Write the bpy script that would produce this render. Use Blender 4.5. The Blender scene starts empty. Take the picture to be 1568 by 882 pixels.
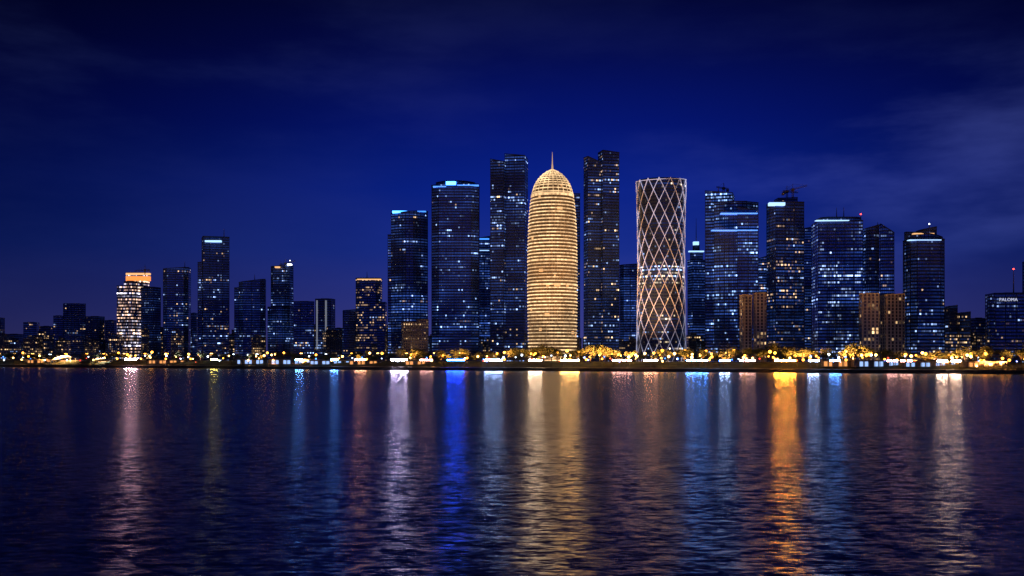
import bpy, bmesh, math, random
from mathutils import Vector, Matrix
random.seed(7)
sc = bpy.context.scene
sc.view_settings.view_transform = 'Standard'
sc.view_settings.look = 'None'
sc.view_settings.exposure = 0
K = 1568.0; HY = 545.0; H = 16.0

def shore_y(x):
    return (1090 - 0.527*x if x < 0 else 1090 - 0.42*x) + 6*math.sin(x/85.0)
def dist_at(px, setback):
    b = (px-784)/K
    return 1090/(1+(0.527 if b < 0 else 0.42)*b) + setback
def X(px, D): return (px-784)/K*D
def Z(py, D): return H + (HY-py)/K*D

# ------------------------------------------------------------ node helpers
class NT:
    def __init__(s, tree): s.t = tree; s.n = tree.nodes; s.l = tree.links
    def put(s, v, sock):
        if v is None: return
        if hasattr(v, 'is_output'): s.l.new(v, sock)
        else:
            sock.default_value = v
    def m(s, op, a, b=None, c=None, clamp=False):
        n = s.n.new('ShaderNodeMath'); n.operation = op; n.use_clamp = clamp
        s.put(a, n.inputs[0]); s.put(b, n.inputs[1]); s.put(c, n.inputs[2])
        return n.outputs[0]
    def vm(s, op, a, b=None, scale=None):
        n = s.n.new('ShaderNodeVectorMath'); n.operation = op
        s.put(a, n.inputs[0]); s.put(b, n.inputs[1])
        if scale is not None: s.put(scale, n.inputs['Scale'])
        return n.outputs[0]
    def comb(s, x, y, z=0.0):
        n = s.n.new('ShaderNodeCombineXYZ'); s.put(x, n.inputs[0]); s.put(y, n.inputs[1]); s.put(z, n.inputs[2]); return n.outputs[0]
    def sep(s, v):
        n = s.n.new('ShaderNodeSeparateXYZ'); s.put(v, n.inputs[0]); return n.outputs
    def white(s, v):
        n = s.n.new('ShaderNodeTexWhiteNoise'); n.noise_dimensions = '3D'; s.put(v, n.inputs['Vector']); return n.outputs
    def noise(s, v, scale, detail=2, rough=0.5):
        n = s.n.new('ShaderNodeTexNoise'); s.put(v, n.inputs['Vector'])
        n.inputs['Scale'].default_value = scale; n.inputs['Detail'].default_value = detail; n.inputs['Roughness'].default_value = rough
        return n.outputs
    def mix(s, f, a, b):
        n = s.n.new('ShaderNodeMix'); n.data_type = 'RGBA'
        s.put(f, n.inputs[0]); s.put(a, n.inputs[6]); s.put(b, n.inputs[7]); return n.outputs[2]
    def smooth(s, v, a, b, c=0.0, d=1.0):
        n = s.n.new('ShaderNodeMapRange'); n.interpolation_type = 'SMOOTHSTEP'
        s.put(v, n.inputs[0]); s.put(a, n.inputs[1]); s.put(b, n.inputs[2]); s.put(c, n.inputs[3]); s.put(d, n.inputs[4]); return n.outputs[0]

def new_mat(name):
    m = bpy.data.materials.new(name); m.use_nodes = True
    t = NT(m.node_tree); p = m.node_tree.nodes['Principled BSDF']
    return m, t, p
def col(c): return (c[0], c[1], c[2], 1.0)
def plain(name, c, rough=0.6, metal=0.0, var=0.3, scale=0.5):
    m, t, p = new_mat(name)
    g = t.n.new('ShaderNodeNewGeometry').outputs['Position']
    nz = t.noise(g, scale, 4)[0]
    f = t.smooth(nz, 0.3, 0.7)
    a = col([x*(1-var) for x in c]); b = col([x*(1+var) for x in c])
    t.put(t.mix(f, a, b), p.inputs['Base Color'])
    p.inputs['Roughness'].default_value = rough; p.inputs['Metallic'].default_value = metal
    return m
def emit(name, c, s, sample=True):
    m, t, p = new_mat(name)
    p.inputs['Base Color'].default_value = (0.2, 0.2, 0.2, 1)
    p.inputs['Emission Color'].default_value = col(c); p.inputs['Emission Strength'].default_value = s
    if not sample: m.cycles.emission_sampling = 'NONE'
    return m

seedc = [0]
def facade(name, cw=2.1, fh=3.7, T=0.56, ds=0.05, warm=0.4, s=1.0, glass=(0.08, 0.14, 0.42), metal=0.75,
           cool=(0.36, 0.54, 1.0), warmc=(1.0, 0.62, 0.28), boost=None, boostT=-0.25, dim=0.006, mu=0.10, mv=(0.30, 0.78),
           frame=(0.03, 0.045, 0.10), dimc=(0.08, 0.22, 1.0), tadd=0.09):
    seedc[0] += 1; sd = seedc[0]*3.71; T = T+tadd
    m, t, p = new_mat(name)
    uv = t.n.new('ShaderNodeUVMap').outputs[0]
    u, v, _ = t.sep(uv)
    cu = t.m('DIVIDE', u, cw); cv = t.m('DIVIDE', v, fh)
    iu = t.m('FLOOR', cu); iv = t.m('FLOOR', cv); fu = t.m('FRACT', cu); fv = t.m('FRACT', cv)
    w = t.white(t.comb(iu, iv, sd)); r, g, b = t.sep(w[1])
    fl = t.white(t.comb(iv, sd, 3.0)); fr, fg, fb = t.sep(fl[1])
    run = t.noise(t.comb(t.m('MULTIPLY', iu, 0.11), t.m('MULTIPLY', iv, 7.31), sd), 1.0, 1)[0]
    clu = t.noise(t.comb(t.m('MULTIPLY', iu, 0.035), t.m('MULTIPLY', iv, 0.09), sd+9), 1.0, 1)[0]
    val = t.m('ADD', run, t.m('MULTIPLY', t.m('SUBTRACT', fr, 0.5), 0.22))
    val = t.m('ADD', val, t.m('MULTIPLY', t.m('SUBTRACT', clu, 0.5), 0.6))
    if boost:
        inb = t.m('MULTIPLY', t.m('GREATER_THAN', v, boost[0]), t.m('LESS_THAN', v, boost[1]))
        val = t.m('ADD', val, t.m('MULTIPLY', inb, -boostT))
    runlit = t.m('MULTIPLY', t.m('GREATER_THAN', val, T), t.m('GREATER_THAN', r, 0.25))
    lit = t.m('MAXIMUM', runlit, t.m('MULTIPLY', t.m('LESS_THAN', g, ds*.5), 0.55))
    mask = t.m('MULTIPLY', t.m('GREATER_THAN', fu, mu), t.m('LESS_THAN', fu, 1-mu))
    mask = t.m('MULTIPLY', mask, t.m('MULTIPLY', t.m('GREATER_THAN', fv, mv[0]), t.m('LESS_THAN', fv, mv[1])))
    it = t.m('ADD', 0.13, t.m('MULTIPLY', t.m('POWER', b, 3.0), 2.6))
    it = t.m('MULTIPLY', it, t.m('ADD', .4, t.m('MULTIPLY', t.m('POWER', fb, 2.0), 1.9)))
    it = t.m('MULTIPLY', it, t.m('MULTIPLY', lit, mask)); it = t.m('MULTIPLY', it, s*1.3)
    wsel = t.m('LESS_THAN', t.m('ADD', t.m('MULTIPLY', fg, 0.6), t.m('MULTIPLY', w[0], 0.4)), warm)
    c = t.mix(wsel, col(cool), col(warmc))
    e1 = t.vm('SCALE', c, scale=it)
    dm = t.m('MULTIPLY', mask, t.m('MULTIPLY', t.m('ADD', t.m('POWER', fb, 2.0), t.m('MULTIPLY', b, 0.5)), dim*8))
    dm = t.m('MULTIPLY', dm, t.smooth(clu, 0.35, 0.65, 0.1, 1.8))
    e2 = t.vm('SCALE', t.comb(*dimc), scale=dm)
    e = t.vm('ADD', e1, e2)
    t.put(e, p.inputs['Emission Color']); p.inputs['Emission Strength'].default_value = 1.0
    gl = t.mix(t.m('MULTIPLY', g, 0.6), col(glass), col([x*0.5 for x in glass]))
    t.put(t.mix(mask, col(frame), gl), p.inputs['Base Color'])
    t.put(t.m('MULTIPLY', mask, metal), p.inputs['Metallic'])
    t.put(t.m('ADD', 0.12, t.m('MULTIPLY', r, 0.15)), p.inputs['Roughness'])
    gn = t.n.new('ShaderNodeNewGeometry').outputs['Normal']
    nn = t.vm('NORMALIZE', t.vm('ADD', gn, t.vm('SCALE', t.vm('SUBTRACT', w[1], (0.5, 0.5, 0.5)), scale=0.05)))
    t.put(nn, p.inputs['Normal'])
    m.cycles.emission_sampling = 'NONE'
    return m

# ------------------------------------------------------------ mesh helpers
def mk(name, verts, faces, mats, fm=None, uvs=None, parent=None, smooth=False):
    me = bpy.data.meshes.new(name); me.from_pydata(verts, [], faces)
    for m in mats: me.materials.append(m)
    if fm: me.polygons.foreach_set('material_index', fm)
    if uvs:
        l = me.uv_layers.new(name='UVMap')
        flat = []
        for f in uvs:
            for q in f: flat += [q[0], q[1]]
        l.data.foreach_set('uv', flat)
    if smooth: me.polygons.foreach_set('use_smooth', [True]*len(faces))
    me.update()
    o = bpy.data.objects.new(name, me); sc.collection.objects.link(o)
    if parent: o.parent = parent
    return o
def empty(name):
    o = bpy.data.objects.new(name, None); sc.collection.objects.link(o); return o
class MB:
    def __init__(s): s.v = []; s.f = []; s.m = []
    def box(s, x0, x1, y0, y1, z0, z1, mi=0):
        b = len(s.v)
        s.v += [(x0,y0,z0),(x1,y0,z0),(x1,y1,z0),(x0,y1,z0),(x0,y0,z1),(x1,y0,z1),(x1,y1,z1),(x0,y1,z1)]
        for q in ((0,3,2,1),(4,5,6,7),(0,1,5,4),(1,2,6,5),(2,3,7,6),(3,0,4,7)):
            s.f.append(tuple(b+i for i in q)); s.m.append(mi)
    def beam(s, a, b_, r, mi=0, r2=None, n=4):
        a = Vector(a); b_ = Vector(b_); d = (b_-a)
        if d.length < 1e-6: return
        d.normalize(); up = Vector((0,0,1)) if abs(d.z) < 0.9 else Vector((1,0,0))
        p = d.cross(up).normalized(); q = d.cross(p)
        r2 = r if r2 is None else r2; k = len(s.v)
        for c, rr in ((a, r), (b_, r2)):
            for i in range(n):
                an = 2*math.pi*i/n + math.pi/4
                s.v.append(tuple(c + p*math.cos(an)*rr + q*math.sin(an)*rr))
        for i in range(n):
            j = (i+1) % n
            s.f.append((k+i, k+j, k+n+j, k+n+i)); s.m.append(mi)
        s.f.append(tuple(k+i for i in range(n))[::-1]); s.m.append(mi)
        s.f.append(tuple(k+n+i for i in range(n))); s.m.append(mi)
    def ball(s, c, r, mi=0, sx=1, sy=1, sz=1, sub=1):
        bm = bmesh.new(); bmesh.ops.create_icosphere(bm, subdivisions=sub, radius=r)
        k = len(s.v)
        for v in bm.verts: s.v.append((c[0]+v.co.x*sx, c[1]+v.co.y*sy, c[2]+v.co.z*sz))
        for f in bm.faces: s.f.append(tuple(k+v.index for v in f.verts)); s.m.append(mi)
        bm.free()
    def obj(s, name, mats, parent=None, smooth=False): return mk(name, s.v, s.f, mats, s.m, parent=parent, smooth=smooth)

# ------------------------------------------------------------ shared materials
M_band = plain('facade_metal', (0.03, 0.04, 0.07), 0.35, 0.5)
M_roof = plain('roof_concrete', (0.08, 0.08, 0.09), 0.8)
M_stone = plain('pale_stone', (0.26, 0.22, 0.19), 0.8)
M_steel = plain('crane_steel', (0.12, 0.10, 0.09), 0.5, 0.4)
M_pole = plain('lamp_pole_metal', (0.12, 0.12, 0.12), 0.4, 0.8)
E_blue = emit('blue_led', (0.05, 0.28, 1.0), 1.6)
E_bluew = emit('blue_white_led', (0.35, 0.62, 1.0), 1.6)
E_white = emit('white_led', (0.9, 0.95, 1.0), 4.0)
E_warm = emit('warm_light', (1.0, 0.52, 0.2), 1.1)
E_strip = emit('pale_facade_strip', (0.6, 0.65, 0.8), .25)
E_orange = emit('orange_sign_light', (1.0, 0.30, 0.06), 1.3)
E_red = emit('red_beacon', (1.0, 0.05, 0.03), 8.0)
E_flood = emit('roof_floodlight', (0.05, 0.32, 1.0), 8.0)
EM = {'blue': E_blue, 'bluew': E_bluew, 'white': E_white, 'warm': E_warm, 'orange': E_orange, 'red': E_red, 'strip': E_strip, 'flood': E_flood}

# ------------------------------------------------------------ buildings
def footprint(shape, rot, dr):
    if shape == 'box': P = [(-.5,-.5),(.5,-.5),(.5,.5),(-.5,.5)]
    elif shape == 'chamfer':
        c = .16; P = [(-.5+c,-.5),(.5-c,-.5),(.5,-.5+c),(.5,.5-c),(.5-c,.5),(-.5+c,.5),(-.5,.5-c),(-.5,-.5+c)]
    elif shape == 'curve':
        P = [(-.5+i/10, -.35-.28*(1-(i/5-1)**2)) for i in range(11)] + [(.5,.5),(-.5,.5)]
    elif shape == 'lens':
        P = [(-.5+i/10, -.1-.4*(1-(i/5-1)**2)) for i in range(11)] + [(.5-i/10, .1+.4*(1-(1-i/5)**2)) for i in range(11)]
    else:
        P = [(.5*math.cos(a), .5*math.sin(a)) for a in [2*math.pi*i/28 for i in range(28)]]
    P = [(x, y*dr) for x, y in P]
    c, s = math.cos(math.radians(rot)), math.sin(math.radians(rot))
    return [(x*c-y*s, x*s+y*c) for x, y in P]
def fit(P, px0, px1, D):
    my = min(p[1] for p in P)
    s = (px1-px0)/K*D; cx = X((px0+px1)/2, D)
    for _ in range(8):
        W = [(cx+s*x, D+s*(y-my)) for x, y in P]
        b = [x/y for x, y in W]; b0, b1 = min(b), max(b)
        t0, t1 = (px0-784)/K, (px1-784)/K
        s *= (t1-t0)/(b1-b0); cx += ((t0+t1)/2-(b0+b1)/2)*D
    return [(cx+s*x, D+s*(y-my)) for x, y in P]

GZ = 5.0
uvseed = [0]
def building(name, setback, vols, mat, crown=(), masts=(), fh=3.7, bands=True, fins=9.0, band_mat=None, base=GZ):
    root = empty(name)
    cx = sum((v[0]+v[1])/2 for v in vols)/len(vols)
    D0 = dist_at(cx, setback)
    V = []; F = []; UV = []; FM = []
    B = MB()
    for vo in vols:
        px0, px1, yl, yr = vo[:4]
        shape = vo[4] if len(vo) > 4 else 'box'; rot = vo[5] if len(vo) > 5 else 0
        dr = vo[6] if len(vo) > 6 else 0.8; dd = vo[7] if len(vo) > 7 else 0
        D = D0+dd
        P = fit(footprint(shape, rot, dr), px0, px1, D)
        xs = [p[0] for p in P]; xa, xb = min(xs), max(xs)
        za, zb = Z(yl, D), Z(yr, D)
        top = lambda x: za+(zb-za)*(x-xa)/(xb-xa)
        n = len(P); k = len(V)
        uvseed[0] += 1; uo = uvseed[0]*97*2.1
        V += [(x, y, base) for x, y in P] + [(x, y, top(x)) for x, y in P]
        u = uo
        for i in range(n):
            j = (i+1) % n
            L = math.hypot(P[j][0]-P[i][0], P[j][1]-P[i][1])
            F.append((k+i, k+j, k+n+j, k+n+i)); FM.append(0)
            UV.append([(u, base), (u+L, base), (u+L, V[k+n+j][2]), (u, V[k+n+i][2])]); u += L
        F.append(tuple(k+n+i for i in range(n))); FM.append(1); UV.append([(0, 0)]*n)
        mx, my = sum(xs)/n, sum(p[1] for p in P)/n
        ztmin = min(za, zb)
        if bands:
            z0_ = fh*math.ceil(base/fh)
            for q_ in range(int((ztmin-base)/fh)):
                z = z0_+fh*q_
                if z > ztmin-1: break
                h, e = .5, .3
                kk = len(B.v)
                for (zq, ee) in ((z-h/2, 0.0), (z-h/2, e), (z+h/2, e), (z+h/2, 0.0)):
                    for x, y in P:
                        d = math.hypot(x-mx, y-my); q = 1+ee/d*1.2
                        B.v.append((mx+(x-mx)*q, my+(y-my)*q, zq))
                for a in range(3):
                    for i in range(n):
                        j = (i+1) % n
                        B.f.append((kk+a*n+i, kk+a*n+j, kk+(a+1)*n+j, kk+(a+1)*n+i)); B.m.append(0)
        for i in range(n):
            j = (i+1) % n
            a, b_ = P[i], P[j]
            L = math.hypot(b_[0]-a[0], b_[1]-a[1])
            B.beam((a[0], a[1], top(a[0])+0.3), (b_[0], b_[1], top(b_[0])+0.3), 0.8)
            if fins:
                q = max(1, int(L/fins))
                for w in range(q):
                    f = w/q; x = a[0]+(b_[0]-a[0])*f; y = a[1]+(b_[1]-a[1])*f
                    B.beam((x, y, base), (x, y, top(x)+0.5), 0.4)
        w = (xb-xa)*0.22
        B.box(mx-w, mx+w, my-w*0.6, my+w*0.6, ztmin-2, ztmin+1.6)
    mk('facade', V, F, [mat, M_roof], FM, UV, parent=root)
    B.obj('floor_bands_and_parapet', [band_mat or M_band], parent=root)
    for i, c in enumerate(crown):
        px0, px1, py0, py1, cn = c[:5]; dd = c[5] if len(c) > 5 else 0
        D = D0+dd
        C = MB(); C.box(X(px0, D), X(px1, D), D-1.2, D+6, Z(py1, D), Z(py0, D))
        C.obj('roof_light_panel', [EM[cn]], parent=root)
    for px, py0, py1, red in masts:
        C = MB(); D = D0+12
        C.beam((X(px, D), D, Z(py0, D)-3), (X(px, D), D, Z(py1, D)), 0.8, 0, 0.2, 6)
        if red: C.ball((X(px, D), D, Z(py1, D)), 0.9, 1)
        C.obj('roof_mast', [M_steel, E_red if red != 'w' else E_white], parent=root)
    return root

# left part of the skyline
building('apartment_tower', 420, [(82,98,484,484,'box',20), (97,131,465,465,'box',25,1.0,10)], facade('f_a1', T=.57, ds=.05, s=.35, warm=.6, dim=.003), fins=6)
building('office_block', 420, [(131,160,485,485,'box',-15), (161,178,491,491,'box',0,.8,20)], facade('f_a2', T=.59, ds=.06, s=.35, warm=.7, dim=.003))
building('apartment_tower', 520, [(36,60,494,494,'box',10), (60,82,500,500)], facade('f_a3', T=.57, ds=.06, s=.3, warm=.7, dim=.003))
building('office_block', 600, [(-14,7,487,487), (7,36,512,512)], facade('f_a4', T=.59, ds=.05, s=.3, warm=.5, dim=.002))
building('illuminated_office_tower', 300, [(179,193,438,438,'box',0,1.0,4), (190,216,431,431,'curve',0,1.0), (193,229,418,418,'chamfer',0,.9,14)],
         facade('f_bright', T=.22, ds=.3, s=1.1, warm=.55, warmc=(1,.60,.38), cool=(.8,.74,.9), mv=(.3,.72), mu=.04, fh=5.0), fh=5.0, fins=0,
         crown=[(193,229,418,421,'warm',13),(193,229,423,430,'orange',12)], masts=[(222,418,405,0)])
building('glass_skyscraper', 320, [(216,246,440,440,'box',-18)], facade('f_b1', T=.58, ds=.05, s=.4, warm=.2, dim=.010))
building('glass_skyscraper', 300, [(250,292,412,409,'chamfer',8)], facade('f_b2', T=.59, ds=.06, s=.5, warm=.4, dim=.006), masts=[(283,409,400,0)])
building('office_block', 420, [(291,303,480,480)], facade('f_b3', T=.6, s=.3, dim=.004))
building('glass_skyscraper', 260, [(303,312,402,402,'box',0,1.2,8), (309,351,362,362,'box',20,.9)], facade('f_c1', T=.57, ds=.07, s=.6, warm=.45, dim=.006),
         crown=[(314,338,368,370.5,'bluew',-1)], masts=[(343,362,350,0)])
building('glass_skyscraper', 300, [(359,372,441,441,'box',0,1.2,6), (366,407,433,427,'chamfer',10)], facade('f_c2', T=.57, ds=.07, s=.45, warm=.25, dim=.008), masts=[(390,430,420,0)])
building('slender_skyscraper', 330, [(410,450,470,470,'curve',0,.9), (415,449,408,406,'chamfer',-10,.8,4)], facade('f_c3', T=.57, ds=.05, s=.4, warm=.15, dim=.012),
         crown=[(421,428,408,410,'warm'),(440,446,404,406,'white')], masts=[(444,406,399,'w'),(430,406,400,0)])
building('twin_residential_tower', 300, [(450,481,462,462,'box',10), (483,513,458,458,'box',-8)], facade('f_c4', T=.57, ds=.08, s=.5, warm=.5, dim=.006),
         crown=[(484.5,486.5,460,535,'strip',3),(498,500,460,535,'strip',-1)])
building('office_block', 420, [(511,526,503,503), (525,547,476,474,'box',12,.9)], facade('f_c5', T=.58, s=.35, dim=.012))
building('stepped_hotel_tower', 330, [(545,585,426,426,'chamfer',0,.8), (566,592,466,463,'box',0,.9,-8)],
         facade('f_c6', T=.47, ds=.10, s=.6, warm=.85, dim=.004, boost=(110, 175), boostT=-.12), crown=[(547,583,427,428.5,'warm',-1)], masts=[(562,426,416,0)])
# centre
building('curved_glass_skyscraper', 240, [(594,602,360,360,'box',0,2.0,12), (599,655,326,322,'curve',6,.9)], facade('f_d1', T=.545, ds=.06, s=.5, warm=.30, dim=.028),
         crown=[(601,624,323,326,'flood',3),(626,652,323,324,'blue',4)])
building('apartment_block', 150, [(615,640,494,494,'box',15), (638,656,490,490,'box',0,.9,6)], facade('f_d2', cw=3, fh=3.6, T=.44, ds=.2, s=.35, warm=.95, glass=(.05,.05,.06), frame=(.25,.2,.15), mu=.25), band_mat=M_stone)
building('curved_glass_skyscraper', 210, [(661,734,283,281,'chamfer',0,.7), (668,727,277,277,'lens',0,.8,4)], facade('f_d3', T=.575, ds=.08, s=.6, warm=.18, dim=.019, cool=(.34,.54,1)),
         crown=[(683,698,278,283,'flood',-1),(663,683,285,286.2,'blue',-1),(700,733,283,284.2,'blue',-1)])
building('glass_skyscraper', 420, [(732,751,365,362,'box',0,1)], facade('f_d4', T=.56, s=.35, warm=.1, dim=.035), crown=[(734,749,365,367,'blue'),(734,749,383,384,'bluew')])
building('split_top_skyscraper', 220, [(751,777,243,249,'box',-14,1.1), (773,808,235,239,'box',-10,1.0,5)], facade('f_e1', T=.57, ds=.07, s=.65, warm=.28, dim=.016))
building('glass_skyscraper', 330, [(872,888,297,297,'box',0,1.5)], facade('f_e2', T=.6, s=.35, dim=.012))
building('split_top_skyscraper', 220, [(894,920,238,248,'box',12,1.1,4), (916,948,230,233,'box',12,1.0)], facade('f_e3', T=.555, ds=.06, s=.7, warm=.50, dim=.012))
building('glass_skyscraper', 480, [(948,980,406,404,'chamfer',0)], facade('f_e4', T=.58, s=.35, warm=.2, dim=.028))
building('spired_office_tower', 420, [(1053,1081,398,398,'box',14), (1057,1076,384,384,'round',0,1,5), (1061,1071,374,374,'round',0,1,10)], facade('f_g1', T=.56, s=.4, warm=.15, dim=.030),
         crown=[(1062,1070,370,375,'bluew',8),(1055,1078,384,385.5,'bluew')], masts=[(1066,374,334,0)])
building('glass_skyscraper', 190, [(1080,1124,291,297,'box',-16,.9,6), (1086,1161,309,309,'curve',0,.7,-3), (1124,1161,318,322,'box',0,.8,-7)],
         facade('f_g2', T=.52, ds=.06, s=.65, warm=.12, dim=.028, cool=(.32,.54,1)), masts=[(1100,292,287,0)], crown=[(1104,1160,326,327.4,'blue',-9),(1090,1160,352,353.2,'blue',-9)])
M_beige = lambda n: facade(n, cw=4.0, fh=3.5, T=.55, ds=.12, s=.40, warm=.9, glass=(.03,.03,.05), frame=(.24,.22,.22), mu=.22, mv=(.12,.88), dim=.0005, metal=.2)
building('residential_block', 110, [(1133,1151,452,452,'box',10,.9), (1154,1173,449,449,'box',-10,.9,4)], M_beige('f_h1'), band_mat=M_stone, fins=8, bands=False)
building('glass_skyscraper', 420, [(1160,1176,396,392)], facade('f_g3', T=.56, s=.35, dim=.024))
building('glass_skyscraper', 190, [(1174,1231,309,309,'box',8,.8,2), (1186,1221,304,303,'box',0,.8,12)], facade('f_g4', T=.545, ds=.08, s=.7, warm=.68, dim=.014),
         crown=[(1178,1202,310,314.5,'bluew',-1)])
building('glass_skyscraper', 420, [(1230,1244,350,348), (1228,1247,440,440,'box',0,1,-60)], facade('f_g5', T=.62, s=.35, dim=.014))
building('glass_skyscraper', 180, [(1243,1321,338,338,'box',-6,.8), (1249,1318,333,333,'chamfer',0,.7,4)], facade('f_g6', T=.51, ds=.10, s=.6, warm=.12, dim=.020, cool=(.42,.60,1)),
         masts=[(1318,333,328,'r'),(1281,333,318,0),(1292,333,317,0)], crown=[(1250,1300,337,338,'bluew',-1)])
building('pitched_top_skyscraper', 190, [(1320,1346,350,344,'curve',0,1), (1345,1369,343,359,'box',-10,1,3)], facade('f_g7', T=.56, ds=.08, s=.45, warm=.3, dim=.016), masts=[(1344,344,340,0)])
building('residential_block', 110, [(1316,1346,450,450,'box',-6,.7), (1345,1385,452,450,'box',8,.8,5)], M_beige('f_h2'), band_mat=M_stone, fins=8, bands=False)
building('crowned_skyscraper', 170, [(1383,1446,366,366,'chamfer',0,.8), (1385,1443,354,362,'lens',0,.7,4), (1403,1434,352,347,'curve',0,.9,8)], facade('f_g8', T=.565, ds=.09, s=.6, warm=.35, dim=.012),
         crown=[(1399,1430,357,358.5,'warm',6),(1392,1441,367,368,'bluew',-1)], masts=[(1423,349,343,'w')])
building('apartment_block', 260, [(1447,1466,470,468,'box',14), (1464,1486,480,478,'box',0)], facade('f_i1', T=.49, ds=.12, s=.35, warm=.8, frame=(.25,.2,.15), glass=(.06,.06,.08)), band_mat=M_stone)
building('apartment_block', 330, [(1486,1511,488,488,'box',8)], facade('f_i2', T=.53, ds=.1, s=.3, warm=.6))
building('hotel_tower', 170, [(1509,1590,449,449,'box',-8,.7), (1512,1524,455,455,'box',0,1,-4)], facade('f_i3', T=.57, ds=.09, s=.35, warm=.5, dim=.004), masts=[(1552,448,412,'r')])
building('glass_skyscraper', 300, [(1566,1600,400,400,'box',0,1)], facade('f_i4', T=.6, s=.35, dim=.006))
Dh = dist_at(1540, 170)-8
cu = bpy.data.curves.new('hotel_sign', 'FONT'); cu.body = 'PALOMA'; cu.size = 4.6; cu.extrude = 0.3; cu.space_character = 1.1
cu.materials.append(emit('sign_letters', (.7,.75,1), .7))
so = bpy.data.objects.new('hotel_sign', cu); so.location = (X(1530, Dh), Dh, Z(461, Dh)); so.rotation_euler = (math.pi/2, 0, 0); sc.collection.objects.link(so)

# low-rise city between and behind the towers
fill = [facade('f_l%d' % i, cw=3.0, fh=3.6, T=[.49,.45,.51,.47][i], ds=[.14,.22,.12,.24][i], s=.42, warm=[.8,.6,.3,.9][i], frame=(.12,.1,.09), glass=(.05,.06,.09), dim=.004, mu=.2) for i in range(4)]
rf = random.Random(3)
for i in range(74):
    px = -30+i*22+rf.uniform(-7, 7); w = rf.uniform(14, 34)
    yt = rf.uniform(500, 528) if px < 600 or px > 1100 else rf.uniform(512, 532)
    building('low_rise_building', rf.uniform(230, 520), [(px, px+w, yt, yt, 'box', rf.choice([0, 12, -15, 25]), .8), (px+w*.2, px+w*.6, yt-rf.uniform(2, 7), yt-3, 'box', 0, .8, 6)], fill[i % 4],
             bands=False, fins=7, band_mat=M_stone if i % 2 else M_band)

# ------------------------------------------------------------ rounded tower with glowing lattice
def revolve(profile, cx, cy, n=72):
    V = []; F = []; UV = []
    for z, r in profile:
        for i in range(n):
            a = 2*math.pi*i/n; V.append((cx+r*math.cos(a), cy+r*math.sin(a), z))
    per = 2*math.pi*max(r for _, r in profile)
    for k in range(len(profile)-1):
        for i in range(n):
            j = (i+1) % n
            F.append((k*n+i, k*n+j, (k+1)*n+j, (k+1)*n+i))
            u0, u1 = per*i/n, per*(i+1)/n
            UV.append([(u0, profile[k][0]), (u1, profile[k][0]), (u1, profile[k+1][0]), (u0, profile[k+1][0])])
    return V, F, UV
def interp(tab, y):
    for (a, ra), (b, rb) in zip(tab, tab[1:]):
        if (a-y)*(b-y) <= 0:
            t = (y-a)/(b-a); return ra+(rb-ra)*t
    return tab[-1][1]
DT = dist_at(846, 150); s_ = DT/K
dt = empty('domed_cylindrical_skyscraper'); Rm = 37*s_
cx, cy = X(846.5, DT), DT+Rm*0.5
tab = [(555,35.5),(535,36.3),(500,37),(450,37.6),(400,37.4),(370,37),(345,36.2),(325,35.0),(308,33.4),(296,31.6),(286,29.0),(278,25.8),(271,21.2),(266,16.5),(262,12),(259,7.5),(256.5,2)]
tab = [(y, r*1.012) for y, r in tab]
prof = [(Z(y, DT), r*s_) for y, r in tab]
fine = []
for k in range(121):
    z = GZ+(prof[-1][0]-GZ)*k/120
    fine.append((z, max(0.3, interp(prof, z))))
for _ in range(2):
    fine = [fine[0]]+[(fine[i][0], (fine[i-1][1]+2*fine[i][1]+fine[i+1][1])/4) for i in range(1, 120)]+[fine[-1]]
V, F, UV = revolve(fine, cx, cy)
m, t, p = new_mat('lattice_screen_facade')
u, v, _ = t.sep(t.n.new('ShaderNodeUVMap').outputs[0])
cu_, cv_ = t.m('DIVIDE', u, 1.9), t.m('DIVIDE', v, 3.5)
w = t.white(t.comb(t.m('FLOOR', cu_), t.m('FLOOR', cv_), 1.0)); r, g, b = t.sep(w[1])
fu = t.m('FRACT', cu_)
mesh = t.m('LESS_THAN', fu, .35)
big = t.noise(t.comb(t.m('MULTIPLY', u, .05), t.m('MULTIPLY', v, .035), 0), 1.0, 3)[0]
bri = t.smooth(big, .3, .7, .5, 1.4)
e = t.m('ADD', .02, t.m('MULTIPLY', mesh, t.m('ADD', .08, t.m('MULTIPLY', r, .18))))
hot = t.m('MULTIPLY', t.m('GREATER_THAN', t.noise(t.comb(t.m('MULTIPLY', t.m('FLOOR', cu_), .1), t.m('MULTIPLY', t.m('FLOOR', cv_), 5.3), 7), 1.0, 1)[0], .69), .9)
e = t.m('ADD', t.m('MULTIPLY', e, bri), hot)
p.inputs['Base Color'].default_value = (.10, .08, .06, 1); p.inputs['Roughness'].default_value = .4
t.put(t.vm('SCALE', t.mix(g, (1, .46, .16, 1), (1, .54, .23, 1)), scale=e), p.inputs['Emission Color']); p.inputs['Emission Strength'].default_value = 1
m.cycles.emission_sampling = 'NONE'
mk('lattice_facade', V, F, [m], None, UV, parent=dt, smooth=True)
m, t, p = new_mat('glowing_sunshade_ring')
pos = t.n.new('ShaderNodeNewGeometry').outputs['Position']
x_, y_, z_ = t.sep(pos)
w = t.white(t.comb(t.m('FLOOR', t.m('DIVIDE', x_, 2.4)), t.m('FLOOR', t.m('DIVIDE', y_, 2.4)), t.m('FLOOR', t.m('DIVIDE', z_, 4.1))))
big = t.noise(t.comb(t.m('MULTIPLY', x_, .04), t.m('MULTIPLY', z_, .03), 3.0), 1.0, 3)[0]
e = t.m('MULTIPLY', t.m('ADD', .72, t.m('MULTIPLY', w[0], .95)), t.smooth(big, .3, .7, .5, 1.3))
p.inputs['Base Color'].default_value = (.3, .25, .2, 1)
p.inputs['Emission Color'].default_value = (1, .66, .33, 1); t.put(e, p.inputs['Emission Strength'])
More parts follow.
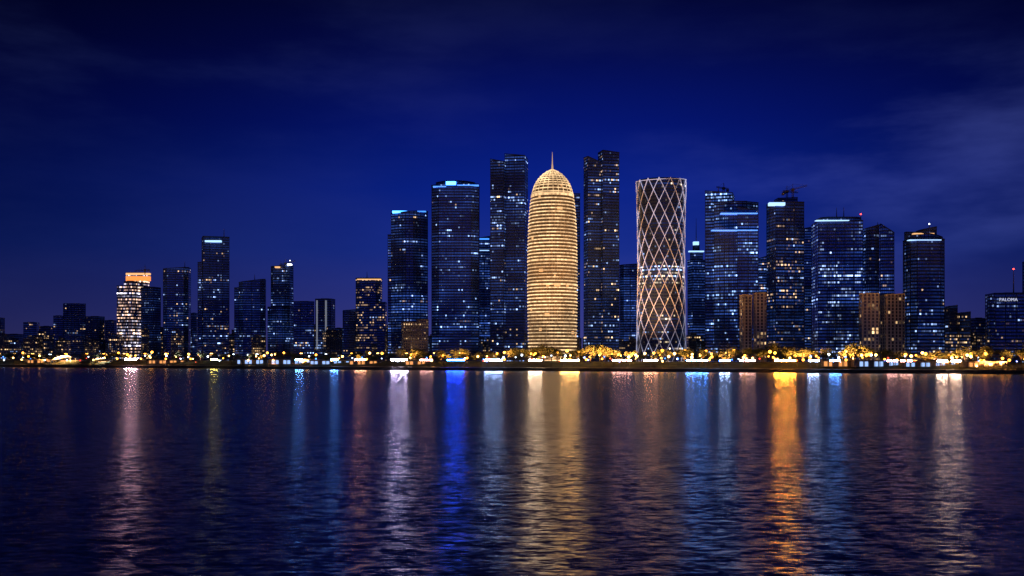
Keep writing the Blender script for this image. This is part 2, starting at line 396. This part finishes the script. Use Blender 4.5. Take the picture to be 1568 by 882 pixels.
m.cycles.emission_sampling = 'NONE'
RV = []; RF = []
def ring(z, r, h, e, n=72):
    k = len(RV)
    for rr, zz in ((r-.3, z-h/2), (r+e, z-h/2), (r+e, z+h/2), (r-.3, z+h/2)):
        for i in range(n):
            a = 2*math.pi*i/n; RV.append((cx+rr*math.cos(a), cy+rr*math.sin(a), zz))
    for a in range(3):
        for i in range(n):
            j = (i+1) % n; RF.append((k+a*n+i, k+a*n+j, k+(a+1)*n+j, k+(a+1)*n+i))
z = GZ+1.7
ztop = fine[-1][0]
while z < ztop-1:
    ring(z, interp(fine, z), 1.15, .75); z += 4.1 if z < ztop-24 else 3.0
for zz in (Z(399, DT), Z(436, DT), Z(297, DT)): ring(zz, interp(fine, zz), 1.8, .9)
mk('sunshade_rings', RV, RF, [m], parent=dt)
C = MB()
for i in range(24):
    a = 2*math.pi*i/24
    zz = [Z(y, DT) for y in (300, 290, 282, 275, 269, 264, 260, 257)]
    pts = [(cx+(interp(fine, q)+.5)*math.cos(a), cy+(interp(fine, q)+.5)*math.sin(a), q) for q in zz]
    for A, Bq in zip(pts, pts[1:]): C.beam(A, Bq, .35)
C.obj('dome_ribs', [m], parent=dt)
C = MB()
C.beam((cx, cy, ztop-2), (cx, cy, Z(248, DT)), 1.6, 0, .8, 8); C.beam((cx, cy, Z(248, DT)), (cx, cy, Z(229, DT)), .7, 0, .15, 8)
C.obj('spire', [emit('spire_glow', (1, .6, .35), .55, False)], parent=dt)
C = MB()
for i in range(18):
    a = 2*math.pi*i/18; C.beam((cx+(Rm+3)*math.cos(a), cy+(Rm+3)*math.sin(a), GZ), (cx+Rm*math.cos(a), cy+Rm*math.sin(a), GZ+14), .5)
C.obj('base_columns', [M_stone], parent=dt)

# ------------------------------------------------------------ waisted diagrid tower
DG = dist_at(1015, 130); s_ = DG/K
dg = empty('hyperboloid_diagrid_skyscraper')
gx, gy = X(1015.5, DG), DG+16
tab = [(560,37.2),(540,36.9),(500,36.2),(460,35.5),(420,35.0),(380,35.0),(340,35.6),(300,36.6),(274,37.5)]
prof = [(max(GZ, Z(y, DG)), r*s_*1.01) for y, r in tab]
ztt = prof[-1][0]
fg_ = [(GZ+(ztt-GZ)*k/64, interp(prof, GZ+(ztt-GZ)*k/64)) for k in range(65)]
V, F, UV = revolve(fg_, gx, gy, 64)
k = len(V)-64; F.append(tuple(range(k, k+64))); UV.append([(0, 0)]*64)
mk('glass_body', V, F, [facade('f_tornado', T=.56, ds=.04, s=.6, warm=.55, dim=.010, glass=(.06,.08,.14), boost=(Z(440, DG), Z(408, DG)), boostT=-.32, warmc=(1,.8,.5))], None, UV, parent=dg)
C = MB(); N = 14; zt = ztt; turns = 8.0/N*2*math.pi
for sgn in (1, -1):
    for i in range(N):
        pts = []
        for k in range(49):
            f = k/48; z = GZ+(zt-GZ)*f; r = interp(fg_, z)+.8; a = 2*math.pi*i/N+sgn*turns*f
            pts.append((gx+r*math.cos(a), gy+r*math.sin(a), z))
        for A, Bq in zip(pts, pts[1:]): C.beam(A, Bq, .40)
r = interp(fg_, zt)+.6
for i in range(48):
    a, b_ = 2*math.pi*i/48, 2*math.pi*(i+1)/48
    tz = lambda q: zt+.3+math.cos(q)*1.0+math.sin(q)*2.2
    C.beam((gx+r*math.cos(a), gy+r*math.sin(a), tz(a)), (gx+r*math.cos(b_), gy+r*math.sin(b_), tz(b_)), .4)
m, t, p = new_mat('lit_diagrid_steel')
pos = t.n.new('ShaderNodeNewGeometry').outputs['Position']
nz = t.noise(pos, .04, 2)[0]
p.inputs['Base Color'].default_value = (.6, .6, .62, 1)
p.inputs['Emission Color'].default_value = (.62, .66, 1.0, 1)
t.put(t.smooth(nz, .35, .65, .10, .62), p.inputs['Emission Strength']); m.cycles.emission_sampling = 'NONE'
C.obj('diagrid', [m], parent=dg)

# ------------------------------------------------------------ cranes
def crane(px, py_base, py_top, jl, jr, setback, tilt=0.0):
    D = dist_at(px, setback)+14; C = MB(); x = X(px, D); z0 = Z(py_base, D)-2; z1 = Z(py_top, D); w = .9
    n = max(3, int((z1-z0)/2.5))
    for a, b_ in ((-w, -w), (w, -w), (w, w), (-w, w)): C.beam((x+a, D+b_, z0), (x+a, D+b_, z1), .22)
    for k in range(n):
        za, zb = z0+(z1-z0)*k/n, z0+(z1-z0)*(k+1)/n
        C.beam((x-w, D-w, za), (x+w, D-w, zb), .14); C.beam((x+w, D+w, za), (x-w, D+w, zb), .14)
    C.box(x-1.5, x+1.5, D-1.5, D+1.5, z1-1, z1+1.8)
    xl, xr = X(jl, D), X(jr, D); zl, zr = z1-tilt*(x-xl), z1+tilt*(xr-x)
    for dz, dy in ((0, -.6), (0, .6), (1.5, 0)): C.beam((xl, D+dy, zl+dz), (xr, D+dy, zr+dz), .22)
    k = 16
    for i in range(k):
        a, b_ = i/k, (i+1)/k
        C.beam((xl+(xr-xl)*a, D-.6, zl+(zr-zl)*a), (xl+(xr-xl)*(a+b_)/2, D, zl+(zr-zl)*(a+b_)/2+1.5), .13)
        C.beam((xl+(xr-xl)*(a+b_)/2, D, zl+(zr-zl)*(a+b_)/2+1.5), (xl+(xr-xl)*b_, D-.6, zl+(zr-zl)*b_), .13)
    C.beam((x, D, z1), (x, D, z1+7), .3); C.beam((x, D, z1+7), (xl+2, D, zl+1), .12); C.beam((x, D, z1+7), (xr-4, D, zr+1), .12)
    e = xl if x-xl < xr-x else xr-3
    C.box(e, e+3, D-1, D+1, (zl if e == xl else zr)-2.5, (zl if e == xl else zr))
    C.obj('construction_crane', [M_steel])
crane(1214, 304, 291, 1197, 1236, 190, .28)
crane(1205, 304, 294, 1199, 1222, 200, -.1)
crane(222, 418, 414, 206, 229, 314, .1)
crane(1108, 296, 289, 1097, 1116, 200, -.15)
crane(437, 407, 404, 428, 452, 330, .25)

# ------------------------------------------------------------ terrain, seawall, roads
xs = [-9000, -4000, -2200] + list(range(-1500, 1101, 20)) + [1600, 3000, 8000]
ys = lambda x: shore_y(max(-1500, min(x, 1400)))
M_grass = plain('grass_ground', (.07, .08, .03), .9, 0, .5, .08)
M_pave = plain('promenade_paving', (.30, .26, .21), .7, 0, .25, .4)
M_asph = plain('asphalt', (.05, .05, .052), .6, 0, .2, .3)
M_white = plain('white_road_paint', (.75, .75, .72), .5, 0, .1)
M_rock = plain('seawall_rock', (.045, .04, .035), .9, 0, .5, .6)
ts = [(0, 3.2), (22, 3.3), (30, 5.0), (45, 7.8), (70, 10.0), (84, 6.2), (91, 5.0), (400, 5.0), (2000, 5.0), (16000, 5.0)]
V = []; F = []
for x in xs:
    for tt, zz in ts: V.append((x, ys(x)+tt, zz))
n = len(ts)
for i in range(len(xs)-1):
    for j in range(n-1): F.append((i*n+j, (i+1)*n+j, (i+1)*n+j+1, i*n+j+1))
mk('ground', V, F, [M_grass])
def ribbon(name, t0, t1, z0, z1, mat, x0=-1500, x1=1100, thick=0.0):
    V = []; F = []; r = list(range(x0, x1+1, 20))
    for x in r:
        V += [(x, ys(x)+t0, z0-thick), (x, ys(x)+t0, z0), (x, ys(x)+t1, z1), (x, ys(x)+t1, z1-thick)]
    for i in range(len(r)-1):
        for j in range(3): F.append((i*4+j, (i+1)*4+j, (i+1)*4+j+1, i*4+j+1))
    return mk(name, V, F, [mat])
ribbon('promenade_pavement', .5, 21, 3.45, 3.5, M_pave, thick=.3)
ribbon('road', 93, 107, 5.03, 5.03, M_asph); ribbon('road', 111, 125, 5.03, 5.03, M_asph)
ribbon('median_kerb', 107.2, 110.8, 5.15, 5.15, M_pave, thick=.2)
ribbon('road_kerb', 91, 92.8, 5.15, 5.15, M_pave, thick=.2)
C = MB()
for t0 in (97.6, 102.3, 115.6, 120.3):
    for x in range(-1400, 1000, 12):
        a = (x, ys(x)+t0); b_ = (x+4, ys(x+4)+t0)
        k = len(C.v); C.v += [(a[0], a[1], 5.05), (b_[0], b_[1], 5.05), (b_[0], b_[1]+.3, 5.05), (a[0], a[1]+.3, 5.05)]; C.f.append((k, k+1, k+2, k+3)); C.m.append(0)
C.obj('lane_markings', [M_white])
V = []; F = []; rr = random.Random(5); r = [-1500+i*4 for i in range(651)]
for x in r:
    for a, zz in ((-6, -1.0), (-4.4, .5), (-2.8, 1.6), (-1.2, 2.6), (-.2, 3.45), (.8, 3.5)):
        j = .5 if -6 < a < -.5 else 0
        V.append((x+rr.uniform(-j, j), ys(x)+a+rr.uniform(-j, j), zz+rr.uniform(-j, j)*.8))
for i in range(len(r)-1):
    for j in range(5): F.append((i*6+j, (i+1)*6+j, (i+1)*6+j+1, i*6+j+1))
mk('rock_seawall', V, F, [M_rock])
C = MB()
for x in range(-1100, 800, 6):
    C.beam((x, ys(x)+1.4, 3.5), (x, ys(x)+1.4, 4.6), .05)
    C.beam((x, ys(x)+1.4, 4.6), (x+6, ys(x+6)+1.4, 4.6), .05); C.beam((x, ys(x)+1.4, 4.1), (x+6, ys(x+6)+1.4, 4.1), .03)
C.obj('promenade_railing', [M_pole])

# ------------------------------------------------------------ water
m, t, p = new_mat('sea_water')
pos = t.n.new('ShaderNodeNewGeometry').outputs['Position']
def layer(sx, sy, det, off):
    c = t.noise(t.vm('ADD', t.vm('MULTIPLY', pos, (1/sx, 1/sy, 1)), (off, off*2, 0)), 1.0, det, .55)[1]
    return t.vm('SUBTRACT', c, (.5, .5, .5))
L1 = t.vm('SCALE', layer(2.2, .95, 2, 3), scale=.42)
L2 = t.vm('SCALE', layer(.85, .36, 2, 11), scale=.42)
L3 = t.vm('SCALE', layer(14, 7, 2, 31), scale=.05)
tot = t.vm('ADD', t.vm('ADD', L1, L2), L3)
calm = t.noise(t.vm('MULTIPLY', pos, (1/200., 1/90., 1)), 1.0, 2)[0]
tot = t.vm('SCALE', tot, scale=t.smooth(calm, .3, .7, .85, 1.1))
tot = t.vm('ADD', t.vm('MULTIPLY', tot, (.55, 1, 0)), (0, 0, 1))
t.put(t.vm('NORMALIZE', tot), p.inputs['Normal'])
p.inputs['Base Color'].default_value = (.0005, .008, .07, 1); p.inputs['Roughness'].default_value = .26; p.inputs['IOR'].default_value = 1.42
p.inputs['Specular Tint'].default_value = (.55, .80, 1, 1)
mk('water', [(-9000, -600, 0), (9000, -600, 0), (9000, 6000, 0), (-9000, 6000, 0)], [(0, 1, 2, 3)], [m])

# ------------------------------------------------------------ lamps
def lamp_mesh(name, head, h=9.0, r=.55, arm=True):
    C = MB(); C.beam((0, 0, 0), (0, 0, h), .16, 0, .09, 6); C.beam((0, 0, 0), (0, 0, .8), .3, 0, .25, 6)
    if arm:
        C.beam((0, 0, h), (1.6, 0, h+.7), .08); C.beam((0, 0, h), (-1.6, 0, h+.7), .08)
        for s in (1, -1):
            C.box(s*2.0-.8, s*2.0+.8, -.35, .35, h+.68, h+.85, 0); C.ball((s*2.0, 0, h+.35), r*.8, 1, 1.2, 1, .6)
    else:
        C.ball((0, 0, h+r*.7), r, 1); C.beam((0, 0, h+r*1.55), (0, 0, h+r*1.8), r*.7, 0, .1, 6)
    me = bpy.data.meshes.new(name); me.from_pydata(C.v, [], C.f); me.materials.append(M_pole); me.materials.append(head)
    me.polygons.foreach_set('material_index', C.m); return me
H_or = emit('sodium_lamp', (1, .34, .03), 9, False); H_wm = emit('warm_lamp', (1, .50, .12), 11, False); H_wh = emit('cool_lamp', (.7, .85, 1), 9, False)
H_bl = emit('blue_lamp', (.05, .2, 1), 8, False); H_rd = emit('red_lamp', (1, .05, .02), 5, False)
LM = {'road': lamp_mesh('street_lamp', H_wm, 14, 1.2), 'roadw': lamp_mesh('street_lamp', H_wh, 13, 1.0), 'roado': lamp_mesh('street_lamp', H_or, 14, 1.3),
      'park': lamp_mesh('park_lamp', H_or, 8, 1.3, False), 'parkw': lamp_mesh('park_lamp', H_wm, 6.5, 1.2, False), 'parkc': lamp_mesh('park_lamp', H_wh, 6, .95, False),
      'bl': lamp_mesh('park_lamp', H_bl, 4.5, .85, False), 'rd': lamp_mesh('park_lamp', H_rd, 3, .65, False)}
def gz(tt):
    for (a, za), (b_, zb) in zip(ts, ts[1:]):
        if a <= tt <= b_: return za+(zb-za)*(tt-a)/(b_-a)
    return 5
def put(me, x, tt, name=None, rot=0, sc_=1.0, parent=None, dz=0.0):
    o = bpy.data.objects.new(name or me.name, me); o.location = (x, shore_y(x)+tt, gz(tt)+dz); o.rotation_euler = (0, 0, rot); o.scale = (sc_,)*3
    sc.collection.objects.link(o)
    if parent: o.parent = parent
    return o
rl = random.Random(21)
lights = {}
def spot(name, x, tt, h, power, c, up, parent=None, ang=110):
    key = (name, power, c)
    if key not in lights:
        l = bpy.data.lights.new(name, 'SPOT'); l.energy = power; l.color = c; l.spot_size = math.radians(140 if up else ang); l.spot_blend = .6; l.shadow_soft_size = .15
        lights[key] = l
    o = bpy.data.objects.new(name, lights[key])
    if parent: o.parent = parent; o.location = (0, 0, h)
    else: o.location = (x, shore_y(x)+tt, gz(tt)+h)
    o.rotation_euler = (math.pi, 0, 0) if up else (0, 0, 0)
    sc.collection.objects.link(o); return o
OR = (1, .42, .10); WM = (1, .58, .25); CW = (.8, .88, 1)
for i, x in enumerate(range(-960, 640, 36)):
    k = 'road' if x > -200 else rl.choice(['road', 'roado', 'roadw'])
    o = put(LM[k], x+rl.uniform(-3, 3), 109, 'street_lamp', rl.uniform(1.3, 1.7))
    if i % 2: spot('lamp_beam', 0, 0, 13, 60000, CW if k == 'roadw' else WM, False, o, 150)
for x in range(-950, 620, 41):
    k = rl.choice(['parkw', 'park', 'parkc'] if x < -120 else ['park', 'park', 'parkw'])
    o = put(LM[k], x+rl.uniform(-6, 6), 19, 'promenade_lamp')
    spot('promenade_beam', 0, 0, 6, 14000, OR, False, o)
for i in range(240):
    x = rl.uniform(-900, 620) if i < 160 else rl.uniform(-60, 450)
    if x < -130: k = rl.choice(['parkw', 'parkc', 'parkc', 'bl', 'park', 'park', 'rd', 'parkw'])
    else: k = rl.choice(['park', 'park', 'park', 'parkw', 'park', 'parkc', 'park', 'parkw', 'bl', 'rd'])
    put(LM[k], x, rl.uniform(28, 76), 'park_lamp', 0, rl.uniform(.6, 1.4))

def streak_light_mesh(cname, c, s):  # panel lights added on the shore to draw coloured streaks on the water
    C = MB(); C.beam((0, 0, 0), (0, 0, 8), .2, 0, .14, 6)
    for dx in (-1.1, 1.1): C.box(dx-.95, dx+.95, -.05, .5, 7.4, 9.0, 0)
    for dx in (-1.1, 1.1):
        k = len(C.v); C.v += [(dx-.85, -.06, 7.5), (dx+.85, -.06, 7.5), (dx+.85, -.06, 8.9), (dx-.85, -.06, 8.9)]; C.f.append((k, k+1, k+2, k+3)); C.m.append(1)
    me = bpy.data.meshes.new('streak_light_'+cname); me.from_pydata(C.v, [], C.f); me.materials.append(M_pole); me.materials.append(emit('streak_glow_'+cname, c, s))
    me.polygons.foreach_set('material_index', C.m); return me
FC = {'pink': ((1, .52, .66), 330), 'yel': ((1, .80, .16), 80), 'blue': ((.10, .32, 1), 220), 'or': ((1, .42, .24), 100), 'lil': ((.74, .62, 1), 380), 'deep': ((.01, .06, 1), 480),
      'bw': ((.36, .54, 1), 200), 'gold': ((1, .50, .14), 300), 'ww': ((1, .74, .50), 380), 'orange': ((1, .34, .03), 560), 'faint': ((1, .48, .42), 60), 'wp': ((1, .66, .48), 220)}
FMs = {k: streak_light_mesh(k, c, s) for k, (c, s) in FC.items()}
for px, k, n in [(195,'pink',4),(322,'yel',2),(455,'blue',2),(510,'blue',2),(550,'or',3),(610,'lil',4),(652,'faint',3),(697,'deep',4),(755,'bw',4),(820,'ww',3),(874,'gold',4),
                 (955,'faint',4),(1000,'or',3),(1072,'blue',4),(1115,'bw',2),(1150,'faint',3),(1207,'orange',4),(1250,'bw',2),(1285,'blue',2),(1382,'faint',4),(1458,'wp',4)]:
    D = dist_at(px, 0)
    for i in range(n):
        x = X(px, D)+(i-(n-1)/2)*5.0
        put(FMs[k], x, 12+rl.uniform(-3, 4), 'streak_light', math.atan2(-x, D)*1.0)

# ------------------------------------------------------------ trees
def leaf_mat(name, c):
    m, t, p = new_mat(name)
    g = t.n.new('ShaderNodeNewGeometry')
    nz = t.noise(g.outputs['Position'], .8, 2)[0]
    t.put(t.mix(t.smooth(nz, .35, .65), col([q*.6 for q in c]), col([q*1.4 for q in c])), p.inputs['Base Color'])
    p.inputs['Roughness'].default_value = .7
    return m
M_leaf = leaf_mat('foliage', (.10, .11, .035)); M_palm = leaf_mat('palm_frond', (.10, .12, .045)); M_bark = plain('bark', (.10, .07, .05), .9)
def tree_mesh(seed, h):
    R = random.Random(seed); C = MB()
    C.beam((0, 0, 0), (.2, 0, h*.4), .38, 0, .24, 6)
    cl = []
    for i in range(7):
        a = i*.9+R.uniform(-.3, .3); d = R.uniform(.15, .34)*h; z = R.uniform(.5, .9)*h
        C.beam((.2, 0, h*.38), (d*math.cos(a), d*math.sin(a), z), .16, 0, .05, 5); cl.append((d*math.cos(a), d*math.sin(a), z, R.uniform(.13, .22)*h))
    cl.append((0, 0, h*.85, h*.2))
    for (a, b_, c, r) in cl:
        for _ in range(90):
            d = Vector((R.gauss(0, 1), R.gauss(0, 1), R.gauss(0, .8))).normalized()*r*R.uniform(.4, 1.1)
            o = Vector((a, b_, c))+d; s = R.uniform(.25, .65)
            u = Vector((R.uniform(-1, 1), R.uniform(-1, 1), R.uniform(-1, 1))).normalized()*s; w_ = u.orthogonal().normalized()*s*.7
            k = len(C.v); C.v += [tuple(o-u), tuple(o+w_), tuple(o+u), tuple(o-w_)]; C.f.append((k, k+1, k+2, k+3)); C.m.append(1)
    me = bpy.data.meshes.new('tree'); me.from_pydata(C.v, [], C.f); me.materials.append(M_bark); me.materials.append(M_leaf); me.polygons.foreach_set('material_index', C.m); return me
def palm_mesh(seed, h):
    R = random.Random(seed); C = MB(); bx = 0
    for k in range(5): C.beam((bx, 0, h*k/5), (bx+.12, 0, h*(k+1)/5), .3-.03*k, 0, .28-.03*k, 6); bx += .12
    for i in range(22):
        a = i*2.4+R.uniform(-.2, .2); L = R.uniform(2.8, 3.8); up = R.uniform(-.3, 1.1)
        pv = Vector((bx, 0, h)); d = Vector((math.cos(a), math.sin(a), up)).normalized()
        for s in range(5):
            nx = pv+d*(L/5); w_ = Vector((-math.sin(a), math.cos(a), -.25))*(.55*(1-s/6)); w2 = Vector((-math.sin(a), math.cos(a), .25))*(.55*(1-s/6))
            k = len(C.v); C.v += [tuple(pv), tuple(nx), tuple(nx+w_*.8), tuple(pv+w_), tuple(nx-w2*.8), tuple(pv-w2)]
            C.f += [(k, k+1, k+2, k+3), (k, k+5, k+4, k+1)]; C.m += [1, 1]
            pv = nx; d = (d+Vector((0, 0, -.33))).normalized()
    me = bpy.data.meshes.new('palm'); me.from_pydata(C.v, [], C.f); me.materials.append(M_bark); me.materials.append(M_palm); me.polygons.foreach_set('material_index', C.m); return me
TM = [tree_mesh(i, 13.5+i*1.1) for i in range(5)]; PM = [palm_mesh(i, 10+i) for i in range(3)]
belt = empty('tree_belt'); prow = empty('palm_tree_row')
rt = random.Random(99)
for i in range(460):
    x = rt.uniform(-130, 640) if i < 330 else rt.uniform(-900, -130)
    tt = rt.choice([rt.uniform(50, 88), rt.uniform(40, 88), rt.uniform(128, 150)])
    big = .5+.5*math.sin(x/37.0)+.3*math.sin(x/13.0)
    if x > 0 and rt.random() < .25*(1-big): continue
    put(rt.choice(TM), x, tt, 'crown_and_trunk', rt.uniform(0, 6.3), rt.uniform(.6, .85)+.35*big if x > -130 else rt.uniform(.45, .8), belt, -.2)
for i in range(120):
    x = -920+i*13+rt.uniform(-3, 3)
    put(rt.choice(PM), x, rt.choice([25, 89, 109.5, 128]), 'palm', rt.uniform(0, 6.3), rt.uniform(.8, 1.15), prow, -.1)
for i in range(105):
    x = rt.uniform(-130, 620) if i < 76 else rt.uniform(-880, -130)
    spot('tree_fill_spot', x, rt.uniform(28, 60), .4, rt.choice([40000, 90000, 160000]), OR if (x > -130 or i % 3) else CW, True)  # unseen spots added among the trees to brighten the foliage

# ------------------------------------------------------------ cars
C = MB()
prof_c = [(-2.2,.35),(-2.25,.8),(-1.9,.95),(-1.2,1.02),(-.6,1.45),(.8,1.48),(1.5,1.05),(2.1,.98),(2.25,.7),(2.2,.35)]
k = len(C.v); n = len(prof_c)
for yy in (-.9, .9):
    for a, b_ in prof_c: C.v.append((a, yy*(.8 if b_ > 1.2 else 1), b_))
for i in range(n):
    j = (i+1) % n; C.f.append((k+i, k+n+i, k+n+j, k+j)); C.m.append(2 if i in (3, 5) else 0)
C.f.append(tuple(k+i for i in range(n))); C.m.append(0); C.f.append(tuple(k+n+i for i in range(n))[::-1]); C.m.append(0)
for a in (-1.4, 1.4):
    for b_ in (-.93, .71): C.beam((a, b_, .34), (a, b_+.22, .34), .34, 1, n=12)
for yy in (-.65, .65):
    C.box(-2.32, -2.2, yy-.22, yy+.22, .62, .85, 3); C.box(2.18, 2.32, yy-.22, yy+.22, .65, .9, 4)
cars = []
for i, cc in enumerate([(.5,.5,.5), (.03,.03,.035), (.25,.02,.02), (.6,.6,.6)]):
    me = bpy.data.meshes.new('car'); me.from_pydata(C.v, [], C.f)
    for q in (plain('car_paint_%d' % i, cc, .25, .3, .05), plain('tyre', (.02,.02,.02), .9), plain('car_glass', (.01,.01,.02), .1), emit('headlight', (1,.9,.75), 60, False), emit('taillight', (1,.04,.02), 40, False)): me.materials.append(q)
    me.polygons.foreach_set('material_index', C.m); cars.append(me)
for i in range(64):
    x = rt.uniform(-850, 600); lane = rt.choice([95, 100, 105, 113, 118, 123])
    o = put(rt.choice(cars), x, lane, 'car', (math.atan(-.45) if lane > 109 else math.atan(-.45)+math.pi)); o.location.z = 5.04

# ------------------------------------------------------------ waterfront structures
def pavilion(px, tt, w, d, h, kind, em):
    D = dist_at(px, tt); x = X(px, D); y = shore_y(x)+tt; z = gz(tt)-.3; C = MB()
    if kind == 'flat':
        C.box(x-w/2, x+w/2, y, y+d, z+h, z+h+.7, 0); C.box(x-w/2+1, x+w/2-1, y+3, y+d-1, z, z+h, 1)
        nn = int(w/5)
        for i in range(nn+1): C.beam((x-w/2+.6+(w-1.2)*i/nn, y+.6, z), (x-w/2+.6+(w-1.2)*i/nn, y+.6, z+h), .25)
        for i in range(nn):
            if (i*7+int(px)) % 3: C.box(x-w/2+1.4+(w-2.8)*i/nn, x-w/2+1.4+(w-2.8)*(i+.75)/nn, y+2.9, y+3.1, z+.6, z+h-.8, 2)
        C.obj('waterfront_pavilion', [M_stone, M_stone, em])
    else:
        n = 18
        for i in range(n):
            a0, a1 = i/n, (i+1)/n
            f = lambda q: math.sin(math.pi*q)**.7*h
            k = len(C.v)
            C.v += [(x-w/2+w*a0, y, z+f(a0)), (x-w/2+w*a1, y, z+f(a1)), (x-w/2+w*a1, y+d, z+f(a1)*.8), (x-w/2+w*a0, y+d, z+f(a0)*.8)]
            C.f.append((k, k+1, k+2, k+3)); C.m.append(0)
            if i % 3 == 0 and i: C.beam((x-w/2+w*a0, y, z), (x-w/2+w*a0, y, z+f(a0)), .2, 0)
        C.box(x-w*.3, x+w*.3, y+d-2, y+d-1, z, z+h*.4, 2)
        C.obj('arched_tent', [M_white, M_stone, em])
ew = emit('shop_window_warm', (1, .40, .11), 1.0, False); ec = emit('shop_window_cool', (.35, .55, 1), 1.1, False)
for px, w, h, e in [(60,50,5,ew),(250,50,5,ew),(395,60,6,ec),(450,70,6,ec),(505,50,5,ec),(560,40,5,ew),(640,30,5,ew),(1300,55,6,ew),(1350,60,6,ec),(1420,50,5,ec),(1500,40,5,ew)]:
    pavilion(px, 34, w, 12, h, 'flat', e)
pavilion(98, 34, 46, 20, 11, 'tent', ew); pavilion(152, 34, 30, 16, 8, 'tent', ew)
for px in (95, 105, 150):
    D = dist_at(px, 30); spot('tent_uplight', X(px, D), 38, .5, 60000, WM, True)

def area(name, loc, rot, size, power, c):
    l = bpy.data.lights.new(name, 'AREA'); l.size = size; l.energy = power; l.color = c
    o = bpy.data.objects.new(name, l); o.location = loc; o.rotation_euler = rot; sc.collection.objects.link(o)
for px, sb, c, pw in [(1153,92,(1,.7,.6),900),(1330,92,(1,.75,.65),800),(1366,92,(1,.75,.65),900),(636,130,(1,.6,.3),2500),(846,128,(1,.6,.3),6000)]:
    D = dist_at(px, sb); area('facade_fill_area', (X(px, D), D, 7), (math.radians(125), 0, 0), 3, pw, c)  # unseen area lights added to brighten the lower building fronts

# ------------------------------------------------------------ sky
w = bpy.data.worlds.new('World'); sc.world = w; w.use_nodes = True
t = NT(w.node_tree); bg = w.node_tree.nodes['Background']
d = t.n.new('ShaderNodeTexCoord').outputs['Generated']; x_, y_, z_ = t.sep(d)
def lin(c): return tuple(((q/255)/12.92 if q/255 <= .04045 else ((q/255+.055)/1.055)**2.4) for q in c)
rp = t.n.new('ShaderNodeValToRGB'); rp.color_ramp.interpolation = 'LINEAR'
els = [(0, (66, 64, 126)), (.04, (50, 56, 132)), (.10, (24, 45, 137)), (.16, (10, 34, 134)), (.22, (5, 21, 110)), (.28, (4, 12, 78)), (.34, (3, 6, 46)), (1, (3, 7, 44))]
cr = rp.color_ramp
while len(cr.elements) < len(els): cr.elements.new(.5)
for e_, (ps, c) in zip(cr.elements, els): e_.position = ps; e_.color = col(lin(c))
t.put(t.m('MAXIMUM', z_, 0.0), rp.inputs[0])
hl = t.m('SQRT', t.m('ADD', t.m('MULTIPLY', x_, x_), t.m('ADD', t.m('MULTIPLY', y_, y_), 1e-4)))
ax = t.m('SUBTRACT', t.m('DIVIDE', x_, hl), .06)
f = t.m('EXPONENT', t.m('MULTIPLY', t.m('MULTIPLY', ax, ax), -1/(2*.25**2)))
fl_ = t.smooth(z_, 0.0, .18, .34, .16)
f = t.m('ADD', fl_, t.m('MULTIPLY', f, t.m('SUBTRACT', 1.0, fl_)))
base = t.vm('SCALE', rp.outputs[0], scale=f)
cn = t.noise(t.vm('ADD', t.vm('MULTIPLY', d, (2.6, 1.0, 9.0)), (4.2, 1, 3)), 1.2, 6, .55)[0]
cm = t.smooth(cn, .42, .70)
rgt = t.m('MULTIPLY', t.smooth(x_, .06, .34), t.m('MULTIPLY', t.smooth(z_, .03, .15), t.smooth(z_, .30, .20)))
lft = t.m('MULTIPLY', t.smooth(x_, .05, -.2), t.m('MULTIPLY', t.smooth(z_, .18, .25), t.smooth(z_, .34, .28)))
cm = t.m('MULTIPLY', cm, t.m('ADD', .16, t.m('ADD', t.m('MULTIPLY', rgt, 1.2), t.m('MULTIPLY', lft, .25))))
tot = t.vm('ADD', base, t.vm('SCALE', t.comb(.018, .024, .085), scale=cm))
sky = t.n.new('ShaderNodeTexSky'); sky.sky_type = 'NISHITA'; sky.sun_disc = False
sky.sun_elevation = math.radians(-4); sky.sun_rotation = math.radians(200)
tot = t.vm('ADD', tot, t.vm('MULTIPLY', sky.outputs[0], (.004, .008, .03)))
t.put(tot, bg.inputs['Color']); bg.inputs['Strength'].default_value = 1.0
l = bpy.data.lights.new('facade_fill_sun', 'SUN'); l.energy = .05; l.angle = math.radians(.5); l.color = (.6, .7, 1)  # weak bluish sun added to brighten the facades, no actual moon
o = bpy.data.objects.new('facade_fill_sun', l); o.rotation_euler = (math.radians(58), 0, math.radians(-35)); sc.collection.objects.link(o)

# ------------------------------------------------------------ camera
cd = bpy.data.cameras.new('camera'); cd.lens = 36; cd.sensor_width = 36; cd.clip_end = 30000; cd.clip_start = .5; cd.shift_y = (HY-441)/1568
co = bpy.data.objects.new('camera', cd); co.location = (0, 0, H); co.rotation_euler = (math.pi/2, 0, 0); sc.collection.objects.link(co); sc.camera = co
